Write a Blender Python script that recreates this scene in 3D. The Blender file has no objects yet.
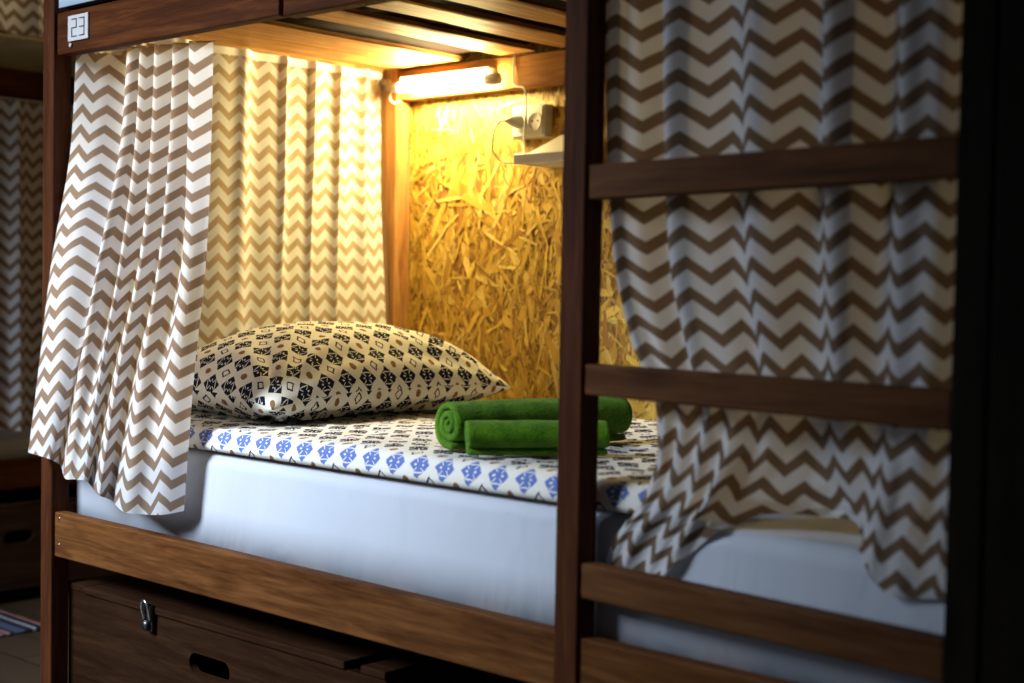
import bpy, bmesh, math, random
from mathutils import Vector, Matrix, noise
random.seed(7)
S = bpy.context.scene
COL = S.collection
PI = math.pi

# ------------------------------------------------------------------ helpers
def link(name, me, mat=None, parent=None, smooth=False, kind=None, label=None, cat=None, group=None):
    o = bpy.data.objects.new(name, me)
    COL.objects.link(o)
    if mat: me.materials.append(mat)
    if smooth:
        for p in me.polygons: p.use_smooth = True
    if parent:
        o.parent = parent
        o.location = -parent_world(parent)
    if kind: o['kind'] = kind
    if label: o['label'] = label
    if cat: o['category'] = cat
    if group: o['group'] = group
    return o
def parent_world(p):
    v = Vector(p.location)
    while p.parent:
        p = p.parent; v += p.location
    return v
def thing(name, loc, label, cat, group=None):
    o = bpy.data.objects.new(name, None); COL.objects.link(o)
    o.location = loc; o.empty_display_size = .05
    o['label'] = label; o['category'] = cat
    if group: o['group'] = group
    return o
def bm2me(bm, name):
    me = bpy.data.meshes.new(name); bm.normal_update(); bm.to_mesh(me); bm.free(); return me
def box_bm(x0, x1, y0, y1, z0, z1, bev=.002, seg=2, zr=None, bm=None):
    """box; zr=(z0 at x1, z1 at x1) lets a board run out of level along x"""
    own = bm is None
    if own: bm = bmesh.new()
    za, zb = zr if zr else (z0, z1)
    vs = [bm.verts.new(p) for p in ((x0,y0,z0),(x1,y0,za),(x1,y1,za),(x0,y1,z0),(x0,y0,z1),(x1,y0,zb),(x1,y1,zb),(x0,y1,z1))]
    fs = [bm.faces.new([vs[i] for i in f]) for f in ((3,2,1,0),(4,5,6,7),(0,1,5,4),(1,2,6,5),(2,3,7,6),(3,0,4,7))]
    if bev:
        es = list({e for f in fs for e in f.edges})
        bmesh.ops.bevel(bm, geom=es, offset=bev, segments=seg, affect='EDGES', profile=.5)
    return bm
def box(name, x0, x1, y0, y1, z0, z1, mat, parent=None, bev=.002, seg=2, zr=None, **k):
    return link(name, bm2me(box_bm(x0,x1,y0,y1,z0,z1,bev,seg,zr), name), mat, parent, **k)
def cr(p0, p1, p2, p3, t):
    return .5*((2*p1)+(-p0+p2)*t+(2*p0-5*p1+4*p2-p3)*t*t+(-p0+3*p1-3*p2+p3)*t**3)
def spl(pts, t):
    n = len(pts)-1; f = min(max(t,0),1)*n; i = min(int(f), n-1); f -= i
    g = lambda k: Vector(pts[min(max(k,0),n)])
    a = g(i-1) if i > 0 else 2*g(0)-g(1)
    b = g(i+2) if i < n-1 else 2*g(n)-g(n-1)
    return cr(a, g(i), g(i+1), b, f)
def grid_me(name, P, uv, nu, nv, closed_u=False):
    me = bpy.data.meshes.new(name)
    vs = [P[i][j] for i in range(nu+1) for j in range(nv+1)]
    fs = [(i*(nv+1)+j, (i+1)*(nv+1)+j, (i+1)*(nv+1)+j+1, i*(nv+1)+j+1) for i in range(nu) for j in range(nv)]
    me.from_pydata([tuple(v) for v in vs], [], fs)
    ul = me.uv_layers.new(name='UVMap')
    for p in me.polygons:
        for li in p.loop_indices:
            vi = me.loops[li].vertex_index
            ul.data[li].uv = uv[vi//(nv+1)][vi%(nv+1)]
    return me
def tube_bm(pts, r, seg=10, bm=None, sub=6, caps=True):
    own = bm is None
    if own: bm = bmesh.new()
    if sub: 
        n = (len(pts)-1)*sub
        pts = [spl(pts, i/n) for i in range(n+1)]
    pts = [Vector(p) for p in pts]
    rings = []; up = Vector((.13,.2,1)).normalized()
    for i, p in enumerate(pts):
        t = (pts[min(i+1,len(pts)-1)]-pts[max(i-1,0)]).normalized()
        a = t.cross(up)
        if a.length < .05: a = t.cross(Vector((1,0,0)))
        a.normalize(); b = a.cross(t).normalized()
        rr = r[i] if isinstance(r, (list,tuple)) else r
        rings.append([bm.verts.new(p+a*rr*math.cos(2*PI*k/seg)+b*rr*math.sin(2*PI*k/seg)) for k in range(seg)])
    for A, B in zip(rings, rings[1:]):
        for k in range(seg): bm.faces.new((A[k],A[(k+1)%seg],B[(k+1)%seg],B[k]))
    if caps:
        bm.faces.new(rings[0]); bm.faces.new(rings[-1][::-1])
    return bm
def tube(name, pts, r, mat, parent=None, seg=10, sub=6, **k):
    bm = tube_bm(pts, r, seg, sub=sub); bmesh.ops.recalc_face_normals(bm, faces=bm.faces)
    return link(name, bm2me(bm, name), mat, parent, smooth=True, **k)
def fbm(x, y, z=0, o=3): return noise.fractal(Vector((x,y,z)), 1.0, 2.0, o)

# ------------------------------------------------------------------ node helpers
class NT:
    def __init__(s, name):
        s.mat = bpy.data.materials.new(name); s.mat.use_nodes = True
        s.t = s.mat.node_tree; s.t.nodes.clear()
        s.out = s.t.nodes.new('ShaderNodeOutputMaterial')
    def n(s, ty, ins=None, **kw):
        nd = s.t.nodes.new(ty)
        for k, v in kw.items(): setattr(nd, k, v)
        for k, v in (ins or {}).items():
            s.set(nd.inputs[k], v)
        return nd
    def set(s, sock, v):
        if isinstance(v, bpy.types.NodeSocket): s.t.links.new(v, sock)
        else: sock.default_value = v
    def m(s, op, a, b=0.0, c=None):
        nd = s.t.nodes.new('ShaderNodeMath'); nd.operation = op
        s.set(nd.inputs[0], a); s.set(nd.inputs[1], b)
        if c is not None: s.set(nd.inputs[2], c)
        return nd.outputs[0]
    def add(s,a,b): return s.m('ADD',a,b)
    def sub(s,a,b): return s.m('SUBTRACT',a,b)
    def mul(s,a,b): return s.m('MULTIPLY',a,b)
    def ab(s,a): return s.m('ABSOLUTE',a)
    def lt(s,a,b): return s.m('LESS_THAN',a,b)
    def gt(s,a,b): return s.m('GREATER_THAN',a,b)
    def mx(s,a,b): return s.m('MAXIMUM',a,b)
    def mn(s,a,b): return s.m('MINIMUM',a,b)
    def fr(s,a): return s.m('FRACT',a)
    def mix(s, f, a, b):
        nd = s.t.nodes.new('ShaderNodeMix'); nd.data_type = 'RGBA'
        s.set(nd.inputs[0], f); s.set(nd.inputs[6], a); s.set(nd.inputs[7], b)
        return nd.outputs[2]
    def ramp(s, f, stops):
        nd = s.t.nodes.new('ShaderNodeValToRGB'); s.set(nd.inputs[0], f)
        el = nd.color_ramp.elements
        while len(el) < len(stops): el.new(.5)
        for e, (p, c) in zip(el, stops): e.position = p; e.color = (*c, 1)
        return nd.outputs[0]
    def coord(s, which='Object', scale=(1,1,1), rot=(0,0,0)):
        tc = s.t.nodes.new('ShaderNodeTexCoord'); mp = s.t.nodes.new('ShaderNodeMapping')
        s.t.links.new(tc.outputs[which], mp.inputs[0]); mp.inputs['Scale'].default_value = scale; mp.inputs['Rotation'].default_value = rot
        return mp.outputs[0]
    def noise(s, vec, scale, detail=4, rough=.55, dist=0):
        return s.n('ShaderNodeTexNoise', {'Vector': vec, 'Scale': scale, 'Detail': detail, 'Roughness': rough, 'Distortion': dist}).outputs[0]
    def bsdf(s, col, rough=.6, bump=None, bstr=.2, bdist=.002, spec=.5, **ins):
        b = s.n('ShaderNodeBsdfPrincipled', {'Base Color': col, 'Roughness': rough, 'Specular IOR Level': spec})
        for k, v in ins.items(): s.set(b.inputs[k.replace('_',' ')], v)
        if bump is not None:
            bn = s.n('ShaderNodeBump', {'Height': bump, 'Strength': bstr, 'Distance': bdist})
            s.t.links.new(bn.outputs[0], b.inputs['Normal'])
        s.t.links.new(b.outputs[0], s.out.inputs[0]); return b
def c4(r,g,b): return (r,g,b,1)

def wood(name, dark, mid, light, axis='x', rough=.55, knots=True, bump=.15, spec=.05):
    t = NT(name)
    st = {'x':(1.2,14,14),'y':(14,1.2,14),'z':(14,14,1.2)}[axis]
    v = t.coord('Object', st)
    g = t.noise(v, 3.0, 6, .62, .6)
    g2 = t.noise(t.coord('Object', tuple(a*5 for a in st)), 3, 3, .6)
    f = t.add(t.mul(g, .8), t.mul(g2, .25))
    col = t.ramp(f, [(.3, dark), (.52, mid), (.75, light)])
    if knots:
        kv = t.coord('Object', {'x':(3.2,9,9),'y':(9,3.2,9),'z':(9,9,3.2)}[axis])
        vo = t.n('ShaderNodeTexVoronoi', {'Vector': kv, 'Scale': 1.0, 'Randomness': 1.0})
        k = t.n('ShaderNodeMapRange', {'Value': vo.outputs['Distance'], 'From Min': .06, 'From Max': .22, 'To Min': .75, 'To Max': 0.0}).outputs[0]
        col = t.mix(k, col, c4(*[d*.55 for d in dark]))
    t.bsdf(col, rough, f, bump, .002, spec=spec)
    return t.mat
def plain(name, col, rough=.5, nscale=0, var=.1, bump=0, spec=.4, **k):
    t = NT(name); v = t.coord()
    nz = t.noise(v, nscale or 6, 4)
    c = t.mix(t.mul(nz, var*2), c4(*col), c4(*[x*.7 for x in col]))
    t.bsdf(c, rough, nz if bump else None, bump, .003, spec=spec, **k)
    return t.mat

# stained timbers (deep red-brown bed, raw pine slats, old box)
STAIN_D, STAIN_M, STAIN_L = (.028,.008,.003), (.066,.019,.006), (.13,.042,.012)
w_x = wood('stained_timber_x', STAIN_D, STAIN_M, STAIN_L, 'x')
w_y = wood('stained_timber_y', STAIN_D, STAIN_M, STAIN_L, 'y')
w_z = wood('stained_timber_z', (.025,.008,.003), (.058,.018,.007), (.11,.038,.013), 'z')
w_lower = wood('stained_rail', (.034,.011,.003), (.10,.037,.011), (.19,.078,.024), 'x')
w_rung = wood('stained_rung', (.05,.019,.008), (.10,.040,.015), (.16,.068,.025), 'x')
w_shade = wood('shaded_timber_z', (.008,.006,.004), (.012,.009,.006), (.018,.013,.008), 'z', .7)  # bed timber darkened in colour for the light falling off at the right
w_box = wood('box_boards', (.009,.0035,.0018), (.022,.009,.004), (.042,.018,.008), 'x', .7, spec=.04)
w_boxb = wood('box_boards_b', (.022,.012,.008), (.045,.022,.012), (.08,.04,.02), 'y', .6)
pine_y = wood('raw_pine', (.16,.065,.018), (.32,.155,.045), (.48,.27,.10), 'y', .6)
pine_x = wood('raw_pine_x', (.15,.055,.014), (.29,.13,.035), (.42,.22,.07), 'x', .6)
pine_z = wood('raw_pine_z', (.16,.06,.018), (.32,.15,.045), (.46,.25,.085), 'z', .6)

def chevron(name, white=(.80,.80,.81), taupe=(.27,.18,.12), P=.054, V=.0455, A=.025, transl=.40, duty=.44):
    t = NT(name)
    uv = t.n('ShaderNodeUVMap').outputs[0]
    sp = t.n('ShaderNodeSeparateXYZ', {0: uv})
    u, v = sp.outputs[0], sp.outputs[1]
    wob = t.noise(uv, 14, 2)
    u = t.add(u, t.mul(t.sub(wob,.5), .006))
    tri = t.mul(t.m('PINGPONG', u, P/2), 2/P)
    s = t.fr(t.m('DIVIDE', t.add(v, t.mul(tri, A)), V))
    k = t.mul(t.n('ShaderNodeMapRange', {'Value': s, 'From Min': 0.0, 'From Max': .06}).outputs[0],
              t.n('ShaderNodeMapRange', {'Value': s, 'From Min': duty, 'From Max': duty+.06, 'To Min': 1.0, 'To Max': 0.0}).outputs[0])
    col = t.mix(k, c4(*white), c4(*taupe))
    weave = t.noise(uv, 900, 2)
    b = t.bsdf(col, .85, t.add(weave, t.mul(t.noise(uv, 30, 3), 1.5)), .12, .001, spec=.15)
    tr = t.n('ShaderNodeBsdfTranslucent', {'Color': col})
    mx = t.n('ShaderNodeMixShader', {0: transl})
    t.t.links.new(b.outputs[0], mx.inputs[1]); t.t.links.new(tr.outputs[0], mx.inputs[2])
    t.t.links.new(mx.outputs[0], t.out.inputs[0])
    return t.mat
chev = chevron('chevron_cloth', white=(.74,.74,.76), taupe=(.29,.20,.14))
chev_shade = chevron('chevron_cloth_shaded', white=(.70,.69,.70), taupe=(.19,.125,.08), transl=.36)  # same cloth, stripes darkened in colour for the shade behind the ladder
chev_glow = chevron('chevron_cloth_glow', white=(.88,.87,.82), taupe=(.52,.40,.25), transl=.3)  # paler stripes put the tube's washed-out glow into the cloth colour

def ikat(name, base=(.74,.72,.66), dark=(.012,.014,.03), brown=(.24,.12,.055), c=.052, blue_v=None, blue=(.12,.18,.45), medr=.40):
    t = NT(name)
    uv = t.n('ShaderNodeUVMap').outputs[0]
    sp = t.n('ShaderNodeSeparateXYZ', {0: uv})
    wv = t.sub(t.noise(uv, 60, 2), .5)
    a = t.add(t.m('DIVIDE', sp.outputs[0], c), t.mul(wv, .14))
    b = t.add(t.m('DIVIDE', sp.outputs[1], c*1.05), t.mul(wv, .10))
    fa, fb = t.sub(t.fr(a), .5), t.sub(t.fr(b), .5)
    aa, bb = t.ab(fa), t.ab(fb)
    d = t.add(t.mul(aa, .92), t.mul(bb, .86))
    med = t.lt(d, medr)
    arms = t.mul(t.lt(t.ab(t.sub(aa, t.mul(bb, 1.0))), .022), t.gt(d, .13))
    ex = t.sub(aa, .15)
    eye = t.lt(t.add(t.mul(ex, ex), t.mul(t.mul(fb, fb), 2.2)), .0022)
    gapy = t.mul(t.lt(t.ab(t.sub(bb, .22)), .018), t.lt(aa, .16))
    dk = t.mul(med, t.sub(1.0, t.mx(t.mx(arms, eye), gapy)))
    a2, b2 = t.add(a, .5), t.add(b, .5)
    ga, gb = t.sub(t.fr(a2), .5), t.sub(t.fr(b2), .5)
    par = t.gt(t.m('FLOORED_MODULO', t.add(t.m('FLOOR', a2), t.m('FLOOR', b2)), 2.0), .5)
    d2 = t.add(t.ab(ga), t.mul(t.ab(gb), .8))
    ring = t.mul(t.mul(t.gt(d2, .12), t.lt(d2, .19)), par)
    oval = t.mul(t.lt(t.add(t.mul(t.mul(ga, ga), 70.), t.mul(t.mul(gb, gb), 42.)), 1.0), t.sub(1.0, par))
    dcol = c4(*dark)
    if blue_v is not None:
        isb = t.lt(sp.outputs[1], blue_v)
        dcol = t.mix(isb, dcol, c4(*blue))
    col = t.mix(oval, c4(*base), c4(*brown))
    col = t.mix(ring, col, c4(.03,.03,.05))
    col = t.mix(dk, col, dcol)
    wr = t.noise(uv, 22, 4, .6, .5)
    t.bsdf(col, .9, t.add(t.mul(wr, 3), t.noise(uv, 800, 1)), .25, .004, spec=.06)
    return t.mat
ik_pillow = ikat('printed_pillowcase', c=.060, medr=.38, base=(.78,.75,.66))
ik_duvet = ikat('printed_cover', c=.062, blue_v=.066, dark=(.03,.03,.05), medr=.35)

# white sheet with soft creases
t = NT('white_sheet')
v = t.coord('Object', (2.2,2.2,.9))
cre = t.noise(v, 3, 4, .5, .7)
t.bsdf(t.mix(cre, c4(.46,.495,.57), c4(.52,.555,.62)), .75, cre, .35, .02, spec=.15)
sheet = t.mat
# mattress of the upper bunk: pale cover, dark brown underside
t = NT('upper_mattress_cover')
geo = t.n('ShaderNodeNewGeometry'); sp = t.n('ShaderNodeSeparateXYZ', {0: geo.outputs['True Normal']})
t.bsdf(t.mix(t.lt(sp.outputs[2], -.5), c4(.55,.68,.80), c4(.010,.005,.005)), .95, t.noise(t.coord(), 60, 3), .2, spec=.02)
mat_up = t.mat
t = NT('grey_mattress_cover'); t.bsdf(t.mix(t.noise(t.coord('Object',(1,2,14)), 3, 3), c4(.20,.185,.13), c4(.36,.33,.25)), .8); mat_grey = t.mat

# green terry
t = NT('green_terry')
v = t.coord()
nz = t.noise(v, 260, 3, .7); big = t.noise(v, 30, 3)
t.bsdf(t.ramp(t.add(t.mul(nz,.55), t.mul(big,.4)), [(.3,(.03,.10,.003)),(.5,(.09,.23,.007)),(.72,(.19,.38,.016))]), .95, nz, .9, .006, spec=.1, Sheen_Weight=.08)
terry = t.mat

white_pl = plain('white_plastic', (.60,.58,.50), .4)
grey_pl = plain('grey_plastic', (.45,.45,.42), .4)
dark_ink = plain('dark_ink', (.05,.05,.055), .6)
sign_pl = plain('sign_plate', (.52,.50,.50), .5)
cord_m = plain('white_cable', (.72,.70,.62), .5)
metal = plain('steel', (.55,.56,.58), .28, Metallic=1.0)
dmetal = plain('dark_steel', (.10,.10,.10), .4, Metallic=1.0)
black = plain('black_gap', (.004,.004,.004), .9)
t = NT('lit_tube'); em = t.n('ShaderNodeEmission', {'Color': c4(1,.80,.35), 'Strength': 440.}); t.t.links.new(em.outputs[0], t.out.inputs[0]); glow = t.mat

# ------------------------------------------------------------------ room
t = NT('floor_boards')
v = t.coord('Object', (1,1,1))
br = t.n('ShaderNodeTexBrick', {'Vector': v, 'Scale': 1.0, 'Color1': c4(.075,.048,.03), 'Color2': c4(.10,.066,.04), 'Mortar': c4(.02,.012,.008), 'Mortar Size': .003, 'Brick Width': 1.2, 'Row Height': .14})
gr = t.noise(t.coord('Object', (2,26,1)), 3, 5)
t.bsdf(t.mix(t.mul(gr,.5), br.outputs[0], c4(.035,.02,.012)), .45, gr, .1)
box('floor', -2.4, 3.6, -3.2, 1.2, -.05, 0, t.mat, bev=0, kind='structure')
plaster = plain('plaster', (.42,.38,.32), .9, 30, .1, .2)
box('ceiling', -2.4, 3.6, -3.2, 1.2, 2.75, 2.8, plaster, bev=0, kind='structure')
box('wall_left', -2.4, -2.3, -3.2, 1.2, 0, 2.75, plaster, bev=0, kind='structure')
box('wall_right', 2.20, 2.9, -.02, 1.04, 0, 2.75, w_shade, bev=.004, kind='structure')

# oriented-strand-board wall: a board faced with thousands of pressed wood flakes
def osb():
    yb = 1.04
    verts, faces, cols, uvs = [], [], [], []
    def face(pts, c, uv):
        i = len(verts); verts.extend(pts); faces.append(tuple(range(i, i+len(pts)))); cols.append(c); uvs.append(uv)
    x0, x1, z0, z1 = -2.3, 3.6, 0, 2.75
    c0 = (.20,.095,.014)
    face([(x0,yb,z0),(x1,yb,z0),(x1,yb,z1),(x0,yb,z1)], c0, [(0,0),(1,0),(1,1),(0,1)])
    face([(x1,yb+.1,z0),(x0,yb+.1,z0),(x0,yb+.1,z1),(x1,yb+.1,z1)], c0, [(0,0)]*4)
    face([(x0,yb,z1),(x1,yb,z1),(x1,yb+.1,z1),(x0,yb+.1,z1)], c0, [(0,0)]*4)
    face([(x1,yb,z0),(x1,yb+.1,z0),(x1,yb+.1,z1),(x1,yb,z1)], c0, [(0,0)]*4)
    face([(x0,yb+.1,z0),(x0,yb,z0),(x0,yb,z1),(x0,yb+.1,z1)], c0, [(0,0)]*4)
    R = random.Random(3)
    pal = [(.43,.255,.030),(.47,.295,.038),(.38,.215,.022),(.52,.34,.055),(.32,.17,.018),(.44,.265,.030),(.22,.10,.012),(.56,.40,.10)]
    N = 13000
    for k in range(N):
        x = R.uniform(.02, 2.2); z = R.uniform(.42, 1.62)
        L = R.choice((.03,.05,.07,.09,.12))*R.uniform(.7,1.2); W = R.uniform(.0025,.010) if R.random() < .8 else R.uniform(.010,.026)
        a = PI/2+R.gauss(0,.5) if R.random() < .7 else R.uniform(0,PI)
        ca, sa = math.cos(a), math.sin(a)
        y = yb-.0003-.0032*(k/N)-R.uniform(0,.0004)
        tilt = R.uniform(-.0014,.0014)
        loc = [(-L/2, -W/2*R.uniform(.2,1)), (-L/2+R.uniform(0,.01), W/2*R.uniform(.3,1)), (0, W/2*R.uniform(.8,1.1)), (L/2-R.uniform(0,.01), W/2*R.uniform(.2,1)), (L/2, -W/2*R.uniform(.2,1)), (R.uniform(-.01,.01), -W/2)]
        b = R.choice(pal); j = R.uniform(.92,1.24)
        face([(x+u*ca-w*sa, y+tilt*w/W, z+u*sa+w*ca) for u, w in loc][::-1], tuple(q*j for q in b), [(u*1+k*.37, w) for u, w in loc][::-1])
    me = bpy.data.meshes.new('wall_back'); me.from_pydata(verts, [], faces)
    ca = me.color_attributes.new('flake', 'FLOAT_COLOR', 'CORNER'); ul = me.uv_layers.new(name='UVMap')
    for p, c, uv in zip(me.polygons, cols, uvs):
        for li, q in zip(p.loop_indices, uv):
            ca.data[li].color = (*c, 1); ul.data[li].uv = q
    t = NT('strand_board')
    at = t.n('ShaderNodeVertexColor', layer_name='flake')
    uv = t.n('ShaderNodeMapping', {'Vector': t.n('ShaderNodeUVMap').outputs[0], 'Scale': (14, 420, 1)}).outputs[0]
    g = t.noise(uv, 1.0, 4, .6)
    col = t.mix(t.n('ShaderNodeMapRange', {'Value': g, 'From Min': .42, 'From Max': .72, 'To Min': 0.0, 'To Max': .45}).outputs[0], at.outputs[0], c4(.24,.115,.016))
    t.bsdf(col, .55, g, .3, .001, spec=.35)
    return link('wall_back', me, t.mat, kind='structure')
osb()

# ------------------------------------------------------------------ bunk bed
bed = thing('bunk_bed', (1.09, .52, 0), 'dark red-brown stained wooden bunk bed with a ladder, nearest the camera', 'bunk bed')
PW = .045; XB = 1.5142; XC = 2.1427
def post(name, x, y, w=PW, d=PW, z1=2.35, mat=w_z): return box(name, x, x+w, y, y+d, 0, z1, mat, bed, .003)
post('post', 0, 0)
post('post', 0, .98, .1, .055, 2.35, pine_z)
post('post', XC, .99)
post('ladder_stile', XB, 0)
post('ladder_stile', XC, 0, mat=w_shade)
# front rails
RY0, RY1 = .008, .036
lr = box('side_rail', PW+.001, XB-.001, RY0, RY1, .404, .5035, w_lower, bed, .003, zr=(.402, .494))
for z in (.49, .432):
    bm = bmesh.new(); bmesh.ops.create_uvsphere(bm, u_segments=10, v_segments=6, radius=.0045)
    bmesh.ops.scale(bm, vec=(1,.4,1), verts=bm.verts); bmesh.ops.translate(bm, vec=(.066, RY0, z), verts=bm.verts)
    link('screw', bm2me(bm,'screw'), metal, lr, smooth=True)
box('side_rail', XB+PW+.001, XC-.001, RY0, RY1, .402, .492, w_lower, bed, .003)
box('side_rail', PW+.001, .818, RY0, RY1, 1.5125, 1.605, w_x, bed, .003)
box('side_rail', .836, XB-.001, RY0-.004, RY1, 1.508, 1.608, w_x, bed, .003)
box('side_rail', XB+PW+.001, XC-.001, RY0, RY1, 1.512, 1.608, w_x, bed, .003)
box('side_rail', .101, XC-.001, 1.003, 1.033, .402, .494, w_x, bed, .003)
br_ = box('back_rail', .101, XC-.001, .992, 1.033, 1.517, 1.598, pine_x, bed, .003)
# end rails
box('end_rail', .004, .034, PW+.001, .979, .42, .515, w_y, bed, .003)
box('end_rail', .004, .050, PW+.001, .979, 1.545, 1.612, pine_y, bed, .003)
box('end_rail', XC+.006, XC+.036, PW+.001, .989, .402, .494, w_y, bed, .003)
box('end_rail', XC+.006, XC+.036, PW+.001, .989, 1.52, 1.608, w_y, bed, .003)
# bed slats under the upper bunk (waney, softened edges)
sl = [(.052,.180),(.188,.335),(.470,.582),(.662,.772),(.842,.955),(1.03,1.14),(1.21,1.33),(1.40,1.51),(1.58,1.70),(1.77,1.88),(1.95,2.07)]
for k, (a, b) in enumerate(sl):
    R = random.Random(k+11)
    n = 40; P, UV = [], []
    prof = [(0,.007),(.004,.002),(.011,0),(1,0),(1.004,.002),(1.0,.007),(1.0,.013),(0,.013),(0,.007)]
    for i in range(n+1):
        y = .04+(.985-.04)*i/n; row = []
        wa = .006*fbm(y*5, k*3.1)+.003*math.sin(y*9+k); wb = .006*fbm(y*5, k*7.7+5)
        for q, (u, z) in enumerate(prof):
            if u < .5: x = a+wa+(u if u < .02 else 0)
            else: x = b+wb+((u-1) if u >= 1 else 0) - (.006 if q == 3 else 0)
            row.append(Vector((x, y, 1.600+z)))
        P.append(row); UV.append([(0,0)]*len(prof))
    me = grid_me('slat', P, UV, n, len(prof)-1)
    bm = bmesh.new(); bm.from_mesh(me); bmesh.ops.remove_doubles(bm, verts=bm.verts, dist=1e-5)
    for yy in (.04, .985):
        vs = [v for v in bm.verts if abs(v.co.y-yy) < 1e-4]
        c = sum((v.co for v in vs), Vector())/len(vs)
        vs.sort(key=lambda v: math.atan2(v.co.z-c.z, (v.co.x-c.x)*.1)); bm.faces.new(vs)
    bmesh.ops.recalc_face_normals(bm, faces=bm.faces); bm.to_mesh(me); bm.free()
    link('slat', me, pine_y, bed)
# lower slats carrying the mattress
for k in range(9):
    x = .12+k*.23
    box('slat', x, x+.10, .04, 1.0, .464, .480, pine_y, bed, .002)
# rungs (z at left end, z at right end)
for (zt0, zt1, zb0, zb1) in ((1.206,1.217,1.154,1.165),(.908,.904,.861,.853),(.607,.594,.553,.540)):
    box('rung', XB+PW+.0005, XC-.0005, .006, .036, zb0, zt0, w_rung, bed, .004, 3, zr=(zb1, zt1))

# number plate on the upper rail
sg = thing('number_sign', (.137, RY0, 1.5365), 'small white square plate with the number 23 on the upper rail', 'sign')
box('plate', .098, .178, RY0-.005, RY0-.0005, 1.5365, 1.592, sign_pl, sg, .0015)
def seg(bm, x0, z0, x1, z1, w=.0022):
    box_bm(min(x0,x1)-w/2, max(x0,x1)+w/2, RY0-.0062, RY0-.0048, min(z0,z1)-w/2, max(z0,z1)+w/2, 0, bm=bm)
for cx, left in ((.116, True), (.147, False)):
    bm = bmesh.new(); l, r, b, m_, tp = cx, cx+.018, 1.546, 1.5645, 1.583
    seg(bm, l, tp, r, tp); seg(bm, r, m_, r, tp); seg(bm, l, m_, r, m_); seg(bm, l, b, r, b)
    if left: seg(bm, l, b, l, m_)
    else: seg(bm, r, b, r, m_)
    link('digit', bm2me(bm, 'digit'), dark_ink, sg)
bm = bmesh.new(); bmesh.ops.create_uvsphere(bm, u_segments=10, v_segments=6, radius=.005); bmesh.ops.scale(bm, vec=(1,.5,1), verts=bm.verts)
bmesh.ops.translate(bm, vec=(.106, RY0-.003, 1.5295), verts=bm.verts); link('screw', bm2me(bm, 'screw'), sign_pl, sg, smooth=True)

# ------------------------------------------------------------------ bedding
def slab(name, x0, x1, y0, y1, z0, z1, r, mat, amp=.0, nsc=5, nx=60, ny=40, seed=0, bulge=0, crumple=0, **k):
    """soft slab: cross-section round over the top edges, flat bottom; one closed mesh, uv in metres (v = distance from front bottom edge)"""
    def ax(a, b, n): 
        e = [r*(1-math.cos(PI/2*i/6)) for i in range(7)]
        mid = [a+r+(b-a-2*r)*i/n for i in range(1, n)]
        return [a+q for q in e] + mid + [b-q for q in reversed(e)]
    X, Y = ax(x0, x1, nx), ax(y0, y1, ny)
    def top(x, y):
        dx = min(x-x0, x1-x); dy = min(y-y0, y1-y)
        qx = 1-min(dx/r,1); qy = 1-min(dy/r,1)
        q = min(1, math.sqrt(qx*qx+qy*qy)); f = math.sqrt(max(0,1-q*q))
        w = min(1, dx/(3*r))*min(1, dy/(3*r))
        z = z1-r+r*f
        z += w*(amp*fbm(x*nsc+seed, y*nsc, seed, 3))
        if crumple: z += w*crumple*(1-abs(fbm(x*nsc*2.2, y*nsc*1.2+seed, 3, 4))*2.2)
        return z
    nX, nY = len(X)-1, len(Y)-1
    P, UV = [], []
    hs = z1-r-z0
    for x in X:
        row, uv = [], []
        s = 0; pv = None
        cols = [(y0, z0), (y0, z0+hs*.5)]+[(y, None) for y in Y]+[(y1, z0+hs*.5), (y1, z0)]
        for (y, z) in cols:
            zz = top(x, y) if z is None else z
            if z is None:
                pass
            off = 0
            p = Vector((x, y, zz))
            if bulge and z is not None and z > z0: p.y += (-bulge if y == y0 else bulge)
            if pv is not None: s += (Vector((0,p.y,p.z))-Vector((0,pv.y,pv.z))).length
            pv = p; row.append(p); uv.append((x, s))
        P.append(row); UV.append(uv)
    nr = len(P[0])-1
    me = grid_me(name, P, UV, nX, nr)
    bm = bmesh.new(); bm.from_mesh(me)
    bm.verts.ensure_lookup_table()
    # close ends and bottom
    W = nr+1
    bm.faces.new([bm.verts[j] for j in range(W)]); bm.faces.new([bm.verts[nX*W+j] for j in reversed(range(W))])
    bm.faces.new([bm.verts[i*W] for i in reversed(range(nX+1))]+[bm.verts[i*W+nr] for i in range(nX+1)])
    bmesh.ops.recalc_face_normals(bm, faces=bm.faces)
    bm.to_mesh(me); bm.free()
    return link(name, me, mat, smooth=True, **k)
slab('mattress', .040, 2.135, .066, .975, .4805, .676, .03, sheet, amp=.003, nsc=2, nx=50, ny=24,
     label='mattress in a white fitted sheet on the lower bunk, behind the brown rail', cat='mattress')
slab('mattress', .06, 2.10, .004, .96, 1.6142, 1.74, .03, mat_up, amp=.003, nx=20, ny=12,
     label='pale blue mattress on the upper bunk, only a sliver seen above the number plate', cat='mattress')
dz = .681
slab('folded_duvet', .10, 1.70, .064, .96, dz, dz+.045, .024, ik_duvet, amp=.005, nsc=6, nx=150, ny=90, seed=4, bulge=.005, crumple=.003,
     label='thin printed cover with blue motifs along its front edge, spread over the white mattress', cat='bedding')

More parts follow.
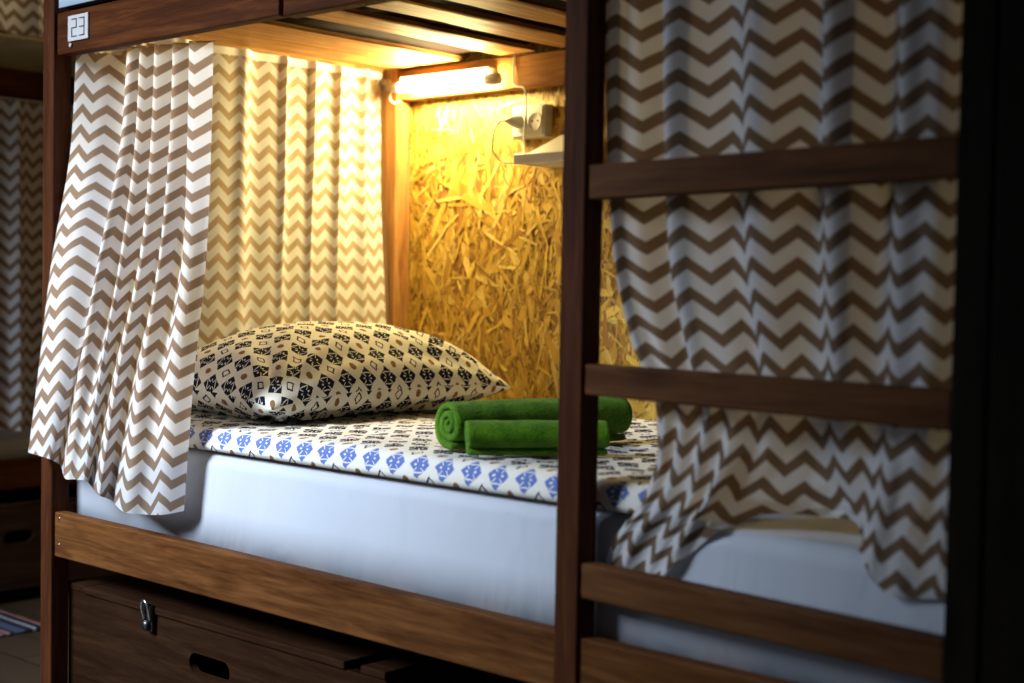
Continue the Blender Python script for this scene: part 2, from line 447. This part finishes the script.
# pillow
def pillow():
    n = 72
    hx, hy, T = .258, .362, .112
    cx, cy, cz = .375, .512, .832
    me_v, fcs, uvs = [], [], []
    def pt(u, v, side):
        # outline with slightly drawn-in edges and pointed corners
        x = hx*u*(1-.04*(1-v*v)*abs(u)**3); y = hy*v*(1-.03*(1-u*u)*abs(v)**3)
        h = ((1-abs(u)**2.4)*(1-abs(v)**2.6))**(.54 if side > 0 else .46)
        h *= T*(1.0 if side > 0 else .82)
        e = min(1-abs(u), 1-abs(v))
        # drawn creases from the right-hand corners and along the seam
        for (uu, vv, ph) in ((1,1,0),(1,-1,2),(-1,1,4)):
            d = math.hypot(u-uu, v-vv); an = math.atan2(v-vv, u-uu)
            h += side*0+ (.0085*math.sin(an*15+ph)*math.exp(-((d-.55)/.40)**2)*min(1, e*5))
        h += .004*fbm(u*3, v*3+side, 1, 3)*min(1, e*5)
        sag = -.030*(abs(u)**2)*(1-.3*abs(v)) - .034*max(0,-v)**2 - .020*max(0,v)**3
        return Vector((cx+x, cy+y, cz+sag+side*h))
    W = n+1
    for side in (1, -1):
        for i in range(W):
            for j in range(W):
                f = lambda k: math.sin(PI/2*(2*k/n-1))*.35+(2*k/n-1)*.65
                u, v = f(i), f(j)
                me_v.append(pt(u, v, side)); uvs.append((hy*v*1.18, hx*u*1.35+(.0 if side > 0 else .9)))
        o = 0 if side > 0 else W*W
        for i in range(n):
            for j in range(n):
                q = (o+i*W+j, o+(i+1)*W+j, o+(i+1)*W+j+1, o+i*W+j+1)
                fcs.append(q if side > 0 else q[::-1])
    zmin = min(v.z for v in me_v); dzz = (dz+.040)-zmin
    for v in me_v:
        v.z += dzz
        if v.z < dz+.056: v.z = dz+.052+(v.z-dz-.056)*.1
    # cloth coordinates: true length over the bulge, so the print keeps its size
    for o in (0, W*W):
        P_ = lambda i, j: me_v[o+i*W+j]
        mid_ = n//2
        for j in range(W):
            acc = [0]
            for i in range(n): acc.append(acc[-1]+(P_(i+1,j)-P_(i,j)).length)
            for i in range(W): uvs[o+i*W+j] = (0, acc[i]-acc[mid_]+(.0 if o == 0 else .93))
        for i in range(W):
            acc = [0]
            for j in range(n): acc.append(acc[-1]+(P_(i,j+1)-P_(i,j)).length)
            for j in range(W): uvs[o+i*W+j] = (acc[j]-acc[mid_], uvs[o+i*W+j][1])
    me = bpy.data.meshes.new('pillow'); me.from_pydata([tuple(v) for v in me_v], [], fcs)
    ul = me.uv_layers.new(name='UVMap')
    for l in me.loops: ul.data[l.index].uv = uvs[l.vertex_index]
    bm = bmesh.new(); bm.from_mesh(me); bmesh.ops.remove_doubles(bm, verts=bm.verts, dist=1e-5); bm.to_mesh(me); bm.free()
    return link('pillow', me, ik_pillow, smooth=True, label='plump cream pillow printed with black and brown motifs at the head of the lower bunk', cat='pillow')
pillow()

# rolled towels
def towel(a, b, r, turns, seed, label, squash=.92):
    a, b = Vector(a), Vector(b); ax = (b-a); L = ax.length; ax.normalize()
    side = ax.cross(Vector((0,0,1))).normalized()
    th = r/(turns+.6); n = 60*int(turns+1); m = 60
    inner, outer = [], []
    P, UV = [], []
    R0 = random.Random(seed)
    loops = []
    for k in range(n+1):
        an = 2*PI*turns*k/n; rad = th*.55+th*an/(2*PI)
        loops.append((an, rad))
    phi = -1.2 - 2*PI*turns
    def pos(an, rad, s, edge):
        wob = 1+.035*fbm(math.cos(an)*1.5+seed, math.sin(an)*1.5, s*5, 3)+.012*fbm(math.cos(an)*9+seed, math.sin(an)*9, s*34, 3)
        rr = rad*wob
        e = s*L + edge*.0
        c = a+ax*e
        return c+side*math.cos(an+phi)*rr+Vector((0,0,1))*(math.sin(an+phi)*rr*squash)
    # spiral sheet with thickness: closed ring of outer then inner layer
    ring = [(an, rad) for an, rad in loops]+[(an, rad-th*.86) for an, rad in reversed(loops)]
    K = len(ring)
    bm = bmesh.new(); rows = []
    for i in range(m+1):
        s = i/m; row = []
        for q, (an, rad) in enumerate(ring):
            fin = an/(2*PI*turns)
            # each wrap ends at a slightly different length
            sh = (.012*fbm(an*.35, seed+ (0 if s < .5 else 9), 0, 2))
            ss = s + (sh*(1-2*s))*(1 if s in (0,1) else .9)
            rd = rad
            if i in (0, m): rd = rad - (th*.12 if q < len(loops) else -th*.12)
            row.append(bm.verts.new(pos(an, max(rd, .002), ss, 0)))
        rows.append(row)
    for A, B in zip(rows, rows[1:]):
        for k in range(K): bm.faces.new((A[k], A[(k+1)%K], B[(k+1)%K], B[k]))
    h = len(loops)
    for row, flip in ((rows[0], False), (rows[-1], True)):
        for k in range(h-1):
            f = (row[k], row[k+1], row[K-2-k], row[K-1-k])
            bm.faces.new(f[::-1] if flip else f)
    bmesh.ops.recalc_face_normals(bm, faces=bm.faces)
    zmin = min(v.co.z for v in bm.verts)
    bmesh.ops.translate(bm, vec=(0,0,dz+.050-zmin), verts=bm.verts)
    return link('rolled_towel', bm2me(bm, 'rolled_towel'), terry, smooth=True, label=label, cat='towel', group='rolled green towels on the bed')
towel((1.150,.130,.78), (1.250,.50,.78), .052, 2.6, 3, 'thicker rolled green towel lying behind the other one, nearer the strand board wall')
towel((1.222,.105,.78), (1.374,.300,.78), .037, 2.2, 8, 'smaller rolled green towel lying in front, nearer the bed edge')

# ------------------------------------------------------------------ curtains
def cloth(name, cols, nu, nv, label, parent=None, group='chevron curtains', uo=0, vo=0, fold=None, mat=chev, uw=None, clamp=None):
    """cols: list over width of lists of control points from top to bottom; splined both ways. uv in metres."""
    nr = len(cols[0])
    P = [[None]*(nv+1) for _ in range(nu+1)]
    for i in range(nu+1):
        rowpts = [spl([c[r] for c in cols], i/nu) for r in range(nr)]
        for j in range(nv+1): P[i][j] = spl(rowpts, j/nv)
    if fold:
        Q = [[p.copy() for p in r] for r in P]
        for i in range(nu+1):
            for j in range(nv+1):
                Q[i][j] += fold(i/nu, j/nv)
        P = Q
    if clamp:
        for row in P:
            for p in row: clamp(p)
    # uv: u = mean cloth length across, v = length down each column
    us = [0]
    for i in range(nu):
        d = [ (P[i+1][j]-P[i][j]).length for j in range(0, nv+1, max(1, nv//8))]
        us.append(us[-1]+sum(d)/len(d))
    sc = uw or 1
    UV = []
    for i in range(nu+1):
        s = 0; row = [(us[i]*sc+uo, vo)]
        for j in range(nv):
            s += (P[i][j+1]-P[i][j]).length; row.append((us[i]*sc+uo, vo-s))
        UV.append(row)
    me = grid_me(name, P, UV, nu, nv)
    return link(name, me, mat, parent, smooth=True, label=label if not parent else None, cat='curtain' if not parent else None, group=group if not parent else None)

# 1 front curtain pushed to the head end
top = [(.050,.078),(.060,.048),(.085,.095),(.115,.150),(.19,.10),(.262,.050),(.275,.10),(.305,.05),(.330,.104),(.362,.048),(.392,.102),(.428,.048),(.455,.10),(.48,.05),(.532,.072)]
mid = [(.058,.020),(.05,-.005),(.150,-.028),(.190,.032),(.225,.010),(.282,-.030),(.282,.022),(.345,-.020),(.350,.024),(.420,-.022),(.425,.024),(.490,-.024),(.495,.022),(.575,-.024),(.600,.010)]
bot = [(.030,-.040),(.052,-.058),(.143,-.072),(.160,-.062),(.135,-.030),(.215,-.066),(.240,-.058),(.265,-.048),(.225,-.012),(.320,-.052),(.315,-.018),(.405,-.046),(.440,-.020),(.478,-.002),(.508,.028)]
zb = [.640,.641,.640,.634,.618,.602,.602,.600,.584,.578,.562,.552,.548,.550,.558]
cols = []
for (tx,ty),(mx_,my),(bx_,by),z in zip(top, mid, bot, zb):
    cols.append([(tx,ty,1.530-.05*tx),(tx*.75+mx_*.25,ty*.75+my*.25,1.30),(mx_,my,1.06),(mx_*.45+bx_*.55,my*.45+by*.55,.83),(bx_,by,z)])
cur1 = thing('curtain', (.36,.0,.6), 'white and taupe chevron curtain bunched outside the left post, in front of the pillow', 'curtain', 'chevron curtains')
cloth('curtain_cloth', cols, 180, 90, '', cur1, uw=.84)
tube('curtain_cord', [(.052,.078,1.529),(.3,.078,1.516),(.535,.075,1.503)], .0022, cord_m, cur1, 6)

# 2 curtain across the head end, lit by the tube
cols = []
NE = 9
for k in range(NE):
    f = k/(NE-1); y = .085+f*(.966-.085)
    xb = .062+.045*max(0,(f-.75)/.25)
    cols.append([(.064, y, 1.582),(.066, y, 1.3),(.068+.3*(xb-.062), y, 1.05),(xb+.008, y+.0, .735)])
def fold2(u, v):
    a = .014*(1-.55*v)
    ph = 2*PI*(7.5*u+.35*math.sin(2*PI*u*1.3)+.12*v)
    return Vector((a*(math.sin(ph)*.8+.35*math.sin(2.1*ph+1)) + .008*fbm(u*5, v*2, 2)*v, .012*math.cos(ph)*(1-.5*v)*min(1,8*u,8*(1-u)), 0))
cur2 = thing('curtain', (.066,.52,.735), 'chevron curtain glowing yellow across the head end of the lower bunk, behind the pillow', 'curtain', 'chevron curtains')
cloth('curtain_cloth', cols, 170, 60, '', cur2, fold=fold2, uo=.01, vo=.01, mat=chev_glow)
# gathered white heading tape
P, UV = [], []
for i in range(121):
    u = i/120; f = fold2(u, 0); y = .085+u*(.966-.085)
    P.append([Vector((.0665,y,1.590))+f*.8, Vector((.0685,y,1.571))+f]); UV.append([(0,0),(0,0)])
heading = plain('heading_tape', (.82,.80,.74), .8)
link('heading_tape', grid_me('heading_tape', P, UV, 120, 1), heading, cur2, smooth=True)

# 3 curtain behind the ladder, its hem dragged over the mattress edge
C3 = [
 [(1.53,0.075,1.505),(1.55,0.072,1.25),(1.575,0.066,1.05),(1.602,0.058,0.945),(1.65,0.052,0.865),(1.662,0.05,0.785),(1.638,0.05,0.708),(1.588,.05,.645),(1.556,.05,.572)],
 [(1.575,0.045,1.505),(1.58,0.045,1.25),(1.6,0.046,1.05),(1.645,0.046,0.935),(1.69,0.047,0.858),(1.692,0.047,0.785),(1.668,0.047,0.708),(1.616,.047,.645),(1.584,.047,.566)],
 [(1.62,0.1,1.505),(1.635,0.095,1.25),(1.65,0.09,1.05),(1.69,0.08,0.93),(1.728,0.066,0.855),(1.728,0.056,0.785),(1.704,0.056,0.71),(1.655,.056,.65),(1.620,.056,.566)],
 [(1.68,0.045,1.505),(1.685,0.046,1.25),(1.7,0.05,1.05),(1.73,0.056,0.93),(1.765,0.055,0.85),(1.763,0.05,0.785),(1.738,0.048,0.715),(1.695,.046,.655),(1.660,.046,.580)],
 [(1.74,0.105,1.505),(1.75,0.1,1.25),(1.76,0.095,1.05),(1.785,0.095,0.93),(1.8,0.085,0.85),(1.795,0.068,0.785),(1.772,0.058,0.728),(1.748,0.056,0.688),(1.728,0.056,0.64)],
 [(1.8,0.05,1.505),(1.805,0.055,1.25),(1.81,0.066,1.05),(1.82,0.086,0.93),(1.83,0.092,0.85),(1.828,0.088,0.79),(1.815,.092,.742),(1.81,.100,.716),(1.805,.110,.697)],
 [(1.88,0.105,1.505),(1.88,0.1,1.25),(1.88,0.1,1.05),(1.883,0.108,0.93),(1.886,0.112,0.85),(1.89,0.112,0.79),(1.89,.120,.738),(1.888,.130,.716),(1.882,.145,.702)],
 [(1.93,0.05,1.505),(1.935,0.054,1.25),(1.94,0.064,1.05),(1.94,0.082,0.93),(1.945,0.09,0.85),(1.955,0.09,0.79),(1.962,.10,.742),(1.965,.105,.722),(1.963,.112,.704)],
 [(2,0.105,1.505),(2,0.1,1.25),(2,0.095,1.05),(2,0.096,0.93),(2.005,0.09,0.85),(2.01,0.08,0.79),(2.012,0.066,0.738),(2.008,0.058,0.705),(2,0.055,0.668)],
 [(2.05,0.05,1.505),(2.055,0.052,1.25),(2.055,0.056,1.05),(2.055,0.06,0.93),(2.055,0.058,0.85),(2.052,0.052,0.79),(2.05,0.048,0.74),(2.045,0.046,0.69),(2.038,0.045,0.632)],
 [(2.11,0.1,1.505),(2.11,0.092,1.25),(2.11,0.085,1.05),(2.11,0.08,0.93),(2.108,0.072,0.85),(2.105,0.064,0.79),(2.102,0.057,0.74),(2.098,0.055,0.69),(2.092,0.054,0.63)],
 [(2.138,0.055,1.505),(2.138,0.056,1.25),(2.138,0.056,1.05),(2.138,0.056,0.93),(2.138,0.054,0.85),(2.137,0.052,0.79),(2.136,0.05,0.74),(2.134,0.048,0.69),(2.13,0.047,0.636)],
]
def fold3(u, v):
    w = min(1, v*1.5)
    return Vector((.004*fbm(u*6, v*5, 1)*w, .010*fbm(u*9, v*4, 5)*w + .011*math.sin(2*PI*(9.3*u+.5*math.sin(6*u)+.25*v))*(1-v)**.6, 0))
cur3 = thing('curtain', (1.83,.06,.6), 'dim chevron curtain hanging behind the ladder rungs, its hem tumbled over the mattress edge', 'curtain', 'chevron curtains')
def clamp3(p):
    p.y = max(p.y, .0405)
    if p.z < .70: 
        if p.x < 1.755 or p.x > 1.998: p.y = min(p.y, .0605)
        else:
            p.y = min(p.y, .0605) if p.z < .680 else p.y
cloth('curtain_cloth', C3, 170, 130, '', cur3, fold=fold3, clamp=clamp3, uo=.013, vo=.0, uw=.86, mat=chev_shade)
tube('curtain_cord', [(1.52,.07,1.508),(1.8,.07,1.508),(2.13,.07,1.508)], .0022, cord_m, cur3, 6)

# ------------------------------------------------------------------ tube lamp
lamp = thing('tube_lamp', (.275,.975,1.545), 'lit slim tube lamp on the rail under the upper bunk', 'lamp')
box('housing', .135, .456, .955, .9915, 1.5535, 1.572, white_pl, lamp, .003)
tube('tube', [(.150,.945,1.542),(.462,.945,1.537)], .0125, glow, lamp, 16, 1)
tube('end_cap', [(.463,.945,1.537),(.503,.945,1.5365)], .0145, white_pl, lamp, 16, 1)
tube('end_cap', [(.132,.945,1.542),(.149,.945,1.542)], .0140, white_pl, lamp, 16, 1)
tube('cable', [(.131,.945,1.541),(.116,.944,1.530),(.112,.946,1.514),(.122,.952,1.504),(.136,.958,1.509)], .0022, cord_m, lamp, 8)
# junction lump at the corner
bm = bmesh.new(); bmesh.ops.create_icosphere(bm, subdivisions=3, radius=.022)
for v in bm.verts: v.co *= 1+.35*fbm(v.co.x*60, v.co.y*60, v.co.z*60)
bmesh.ops.scale(bm, vec=(1.0,.5,.8), verts=bm.verts); bmesh.ops.translate(bm, vec=(.070,.968,1.558), verts=bm.verts)
link('pine_knot', bm2me(bm,'pine_knot'), plain('knot_bark',(.20,.16,.10),.9,90,.5,.6), bed, smooth=True)

# ------------------------------------------------------------------ wall socket, plug, cables, white bracket
so = thing('wall_socket', (.54,1.036,1.393), 'white double wall socket mounted on the yellow strand board', 'socket')
box('back_box', .497, .607, 1.004, 1.0355, 1.392, 1.474, white_pl, so, .004, 3)
box('face_plate', .502, .602, 1.000, 1.0038, 1.397, 1.469, white_pl, so, .0015)
def ring(name, cx, cz, r0, r1, y0, y1, mat, par):
    bm = bmesh.new(); n = 28
    A = [[bm.verts.new((cx+r*math.cos(2*PI*k/n), y, cz+r*math.sin(2*PI*k/n))) for k in range(n)] for r, y in ((r1,y1),(r1,y0),(r0,y0),(r0,y1))]
    for i in range(3):
        for k in range(n): bm.faces.new((A[i][k],A[i][(k+1)%n],A[i+1][(k+1)%n],A[i+1][k]))
    bm.faces.new(A[3]); bmesh.ops.recalc_face_normals(bm, faces=bm.faces)
    return link(name, bm2me(bm, name), mat, par)
for cx in (.528, .578):
    o = ring('outlet', cx, 1.432, .0185, .0225, .9965, .9998, white_pl, so)
    for dx in (-.0095, .0095):
        bm = bmesh.new(); bmesh.ops.create_cone(bm, cap_ends=True, segments=10, radius1=.0028, radius2=.0028, depth=.001, matrix=Matrix.Translation((cx+dx,.9990,1.432))@Matrix.Rotation(PI/2,4,'X'))
        link('pin_hole', bm2me(bm,'pin_hole'), black, o)
pl = thing('power_plug', (.516,.985,1.432), 'white plug with a looped cable pushed into the left outlet', 'plug')
tube('plug_body', [(.528,.9962,1.432),(.528,.985,1.432),(.522,.970,1.433),(.514,.962,1.433)], [.016,.016,.016,.016,.015,.0145,.014,.013,.011,.009,.008,.007,.006][:13], white_pl, pl, 14, 4)
tube('cable', [(.513,.962,1.433),(.495,.955,1.428),(.478,.955,1.395),(.478,.957,1.358),(.505,.960,1.332),(.55,.955,1.328),(.588,.952,1.333)], .0022, plain('grey_cable',(.35,.33,.28),.5), pl, 8)
br = thing('power_adapter', (.65,.98,1.315), 'white slope-topped adapter fixed under the wall socket, half hidden by the ladder', 'adapter')
box('base', .592, .765, .905, 1.0355, 1.318, 1.343, white_pl, br, .004, 3)
bm = bmesh.new()
vs = [bm.verts.new(p) for p in ((.612,.93,1.3435),(.735,.93,1.3435),(.735,1.03,1.3435),(.612,1.03,1.3435),(.675,.985,1.392),(.735,.985,1.392),(.735,1.03,1.392),(.675,1.03,1.392))]
for f in ((3,2,1,0),(4,5,6,7),(0,1,5,4),(1,2,6,5),(2,3,7,6),(3,0,4,7)): bm.faces.new([vs[i] for i in f])
bmesh.ops.bevel(bm, geom=bm.edges[:], offset=.003, segments=2, affect='EDGES')
link('cover', bm2me(bm, 'cover'), white_pl, br)
tube('cable', [(.517,.988,1.598),(.515,.986,1.56),(.517,.986,1.530),(.525,.986,1.520),(.545,.985,1.516),(.565,.975,1.505),(.573,.972,1.470),(.574,.968,1.430),(.572,.965,1.390),(.590,.945,1.360),(.603,.935,1.344)], .0022, cord_m, br, 8)

# ------------------------------------------------------------------ storage box under the bed
def panel_me(name, w, h, th, hole=None, hr=None):
    cu = bpy.data.curves.new(name, 'CURVE'); cu.dimensions = '2D'; cu.fill_mode = 'BOTH'; cu.extrude = th/2
    def poly(pts):
        s = cu.splines.new('POLY'); s.points.add(len(pts)-1); s.use_cyclic_u = True
        for p, q in zip(s.points, pts): p.co = (q[0], q[1], 0, 1)
    poly([(0,0),(w,0),(w,h),(0,h)])
    if hole:
        cx, cy, hw, hh = hole; pts = []
        for k in range(9): a = -PI/2+PI*k/8; pts.append((cx+hw-hh+hh*math.cos(a), cy+hh*math.sin(a)))
        for k in range(9): a = PI/2+PI*k/8; pts.append((cx-hw+hh+hh*math.cos(a), cy+hh*math.sin(a)))
        poly(pts)
    o = bpy.data.objects.new('tmp', cu); COL.objects.link(o)
    dg = bpy.context.evaluated_depsgraph_get()
    me = bpy.data.meshes.new_from_object(o.evaluated_get(dg)); me.name = name
    bpy.data.objects.remove(o); bpy.data.curves.remove(cu)
    return me
def storage_box(name, x0, w, y0, d, z0, h, label, hole, rot=False, lid=True, mats=(w_box, w_box)):
    """box with open front hand-hole; built along x, front at y0. rot: front faces +x instead"""
    M = Matrix.Identity(4)
    root = thing(name, (x0+w/2, y0+d/2, z0) if not rot else (x0-d/2, y0+w/2, z0), label, 'storage box')
    def put(nm, me, mat):
        if rot: me.transform(Matrix.Translation((x0, y0, 0))@Matrix.Rotation(PI/2, 4, 'Z'))
        else: me.transform(Matrix.Translation((x0, y0, 0)))
        return link(nm, me, mat, root)
    th = .018
    fp = panel_me('front_panel', w, h, th, hole); fp.transform(Matrix.Translation((0, th/2, z0))@Matrix.Rotation(PI/2, 4, 'X'))
    put('front_panel', fp, mats[0])
    put('back_panel', bm2me(box_bm(0, w, d-th, d, z0, z0+h, .002), 'back_panel'), mats[0])
    for a in (0, w-th): put('side_panel', bm2me(box_bm(a, a+th, th+.0005, d-th-.0005, z0, z0+h, .002), 'side_panel'), mats[0])
    put('bottom_panel', bm2me(box_bm(th+.0005, w-th-.0005, th+.0005, d-th-.0005, z0, z0+.012, .001), 'bottom_panel'), mats[0])
    return root, put
sbx, put = storage_box('storage_box', .034, 1.05, .052, .80, .0, .322, 'dark wooden lidded storage box with metal clasp and hand hole under the lower bunk', (.53, .245, .068, .021))
put('lid_strip', bm2me(box_bm(0, .065, -.002, .80, .3225, .338, .003), 'lid_strip'), w_box)
put('lid_strip', bm2me(box_bm(.985, 1.05, -.002, .80, .3225, .338, .003), 'lid_strip'), w_box)
put('lid', bm2me(box_bm(.068, .945, -.006, .80, .3225, .338, .003), 'lid'), w_box)
# clasp
bm = box_bm(.318, .346, -.0125, -.0065, .285, .343, .002)
cl = put('clasp', bm2me(bm, 'clasp'), dmetal)
bm = tube_bm([(.322,-.014,.31),(.320,-.020,.335),(.326,-.022,.350),(.338,-.022,.350),(.344,-.020,.335),(.342,-.014,.31)], .0035, 8)
bmesh.ops.recalc_face_normals(bm, faces=bm.faces)
me = bm2me(bm, 'loop'); me.transform(Matrix.Translation((.034,.052,0))); link('loop', me, metal, cl, smooth=True)
bm = bmesh.new(); bmesh.ops.create_uvsphere(bm, u_segments=14, v_segments=8, radius=.011); bmesh.ops.scale(bm, vec=(1,.6,1.0), verts=bm.verts); bmesh.ops.translate(bm, vec=(.332,-.019,.300), verts=bm.verts)
me = bm2me(bm, 'lock'); me.transform(Matrix.Translation((.034,.052,0))); link('lock', me, dmetal, cl, smooth=True)

# ------------------------------------------------------------------ second bunk across the aisle, turned to face the near one
FX = -1.20
bb = thing('bunk_bed', (-1.65,.1,0), 'farther dark wooden bunk bed across the aisle, half out of frame on the left', 'bunk bed')
for x in (FX-PW, FX-.92):
    for y in (-.95, .985): box('post', x, x+PW, y, y+PW, 0, 2.3, w_z, bb, .003)
for x, m_ in ((FX-.034, w_y), (FX-.92, w_y)):
    box('side_rail', x, x+.028, -.904, .984, .362, .452, m_, bb, .003)
    box('side_rail', x, x+.028, -.904, .984, 1.578, 1.668, m_, bb, .003)
for y in (-.945, .99):
    for z in (.362, 1.578): box('end_rail', FX-.874, FX-PW-.001, y, y+.028, z, z+.09, w_x, bb, .003)
box('slat_base', FX-.885, FX-.036, -.90, .983, .44, .452, pine_y, bb, .001)
box('slat_base', FX-.885, FX-.036, -.90, .983, 1.64, 1.668, w_y, bb, .001)
slab('mattress', FX-.88, FX-.038, -.90, .97, .4525, .565, .03, sheet, nx=16, ny=24, label='white mattress on the lower level of the farther bunk', cat='mattress')
slab('mattress', FX-.88, FX-.012, -.90, .97, 1.6685, 1.775, .02, mat_grey, nx=16, ny=24, label='greyish mattress on the upper level of the farther bunk', cat='mattress')
def bgcur(y0, y1, z1, z0, n, label, x, amp=.022, seed=0):
    cols = []
    for k in range(6):
        y = y0+(y1-y0)*k/5
        cols.append([(x,y,z1),(x+.004,y,(z0+z1)/2),(x+.012,y,z0)])
    def f(u, v):
        ph = 2*PI*(n*u+.3*math.sin(5*u+seed)); a = amp*(.7+.5*v)
        return Vector((a*math.sin(ph), .015*math.cos(ph)*min(1,9*u,9*(1-u)), .006*math.sin(ph*.5+1)*v))
    r = thing('curtain', (x, (y0+y1)/2, z0), label, 'curtain', 'chevron curtains')
    cloth('curtain_cloth', cols, 130, 40, '', r, fold=f)
    tube('curtain_cord', [(x,-.90,z1+.004),(x,0,z1+.004),(x,.98,z1+.004)], .0022, cord_m, r, 6)
bgcur(.20, .96, 1.566, .558, 6.2, 'chevron curtain on the lower level of the farther bunk, at the left edge', FX+.030)
bgcur(.15, .96, 2.28, 1.772, 6, 'yellowish chevron curtain on the upper level of the farther bunk, top left corner', FX+.035, seed=2)
sb2, put2 = storage_box('storage_box', FX-.01, .90, .12, .80, .045, .272, 'dark wooden storage box with an oval hand hole under the farther bunk', (.49, .165, .052, .020), rot=True, mats=(w_boxb, w_boxb))
for a in (.04, .78):
    put2('runner', bm2me(box_bm(a, a+.05, .06, .74, .0, .0445, .002), 'runner'), w_boxb)

# rag rug
P, UV = [], []
nx, ny = 14, 60
t = NT('rag_stripes')
v = t.coord('Object')
sp = t.n('ShaderNodeSeparateXYZ', {0: v})
ys = t.add(t.mul(sp.outputs[1], 85.), t.mul(t.noise(t.coord('Object',(6,40,1)), 2, 3), .9))
wn = t.n('ShaderNodeTexWhiteNoise', noise_dimensions='1D'); t.set(wn.inputs['W'], t.m('FLOOR', ys))
col = t.ramp(wn.outputs[0], [(0,(.02,.03,.06)),(.22,(.55,.55,.58)),(.40,(.10,.13,.22)),(.55,(.50,.22,.18)),(.7,(.62,.60,.58)),(.85,(.03,.03,.05))])
col.node.color_ramp.interpolation = 'CONSTANT'
t.bsdf(col, .95, t.noise(v, 120, 3), .8, .006, spec=.1)
bm = box_bm(-1.19, -.84, -.9, .51, .001, .011, .004, 3)
link('rag_rug', bm2me(bm, 'rag_rug'), t.mat, label='small multicoloured striped rag rug on the floor beside the farther bunk', cat='rug')

# ------------------------------------------------------------------ light
def area(name, loc, target, sx, sy, power, col, spread=180):
    l = bpy.data.lights.new(name, 'AREA'); l.shape = 'RECTANGLE'; l.size = sx; l.size_y = sy; l.energy = power; l.color = col; l.spread = math.radians(spread)
    o = bpy.data.objects.new(name, l); COL.objects.link(o); o.location = loc
    o.rotation_euler = (Vector(target)-Vector(loc)).to_track_quat('-Z', 'Y').to_euler(); return o
area('window_daylight', (-.10,-2.5,2.4), (.32,0,.70), 1.1, 1.1, 31.5, (.76,.87,1.0), 57)
area('ridge_fill', (-.5,-1.7,1.5), (2.0,.05,1.05), .5, 1.0, 1.1, (.70,.82,1.0), 50)  # added weak fill from the left, picks out ridges of the ladder curtain
l = bpy.data.lights.new('upper_bunk_lamp', 'POINT'); l.energy = 6.0; l.color = (1,.78,.42); l.shadow_soft_size = .06
o = bpy.data.objects.new('upper_bunk_lamp', l); COL.objects.link(o); o.location = (-1.5,.45,2.2)
W = bpy.data.worlds.new('world'); S.world = W; W.use_nodes = True
W.node_tree.nodes['Background'].inputs[0].default_value = (.75,.85,1,1); W.node_tree.nodes['Background'].inputs[1].default_value = .06

# ------------------------------------------------------------------ camera
yaw, pit, rol = .73510, -.03830, .01750
F = Vector((-math.sin(yaw)*math.cos(pit), math.cos(yaw)*math.cos(pit), math.sin(pit)))
R = Vector((math.cos(yaw), math.sin(yaw), 0)); U = R.cross(F)
R2 = R*math.cos(rol)+U*math.sin(rol); U2 = U*math.cos(rol)-R*math.sin(rol)
cd = bpy.data.cameras.new('camera'); cam = bpy.data.objects.new('camera', cd); COL.objects.link(cam)
Mx = Matrix((R2, U2, -F)).transposed().to_4x4(); Mx.translation = Vector((2.9098,-1.65,1.0214)); cam.matrix_world = Mx
cd.sensor_width = 36; cd.lens = 36*1422/1024; cd.clip_start = .02
cd.dof.use_dof = True; cd.dof.focus_distance = 2.85; cd.dof.aperture_fstop = 2.3
S.camera = cam
S.view_settings.view_transform = 'Standard'; S.view_settings.look = 'None'; S.view_settings.exposure = 0; S.view_settings.gamma = 1
S.cycles.use_denoising = True
S.cycles.max_bounces = 8; S.cycles.sample_clamp_indirect = 6
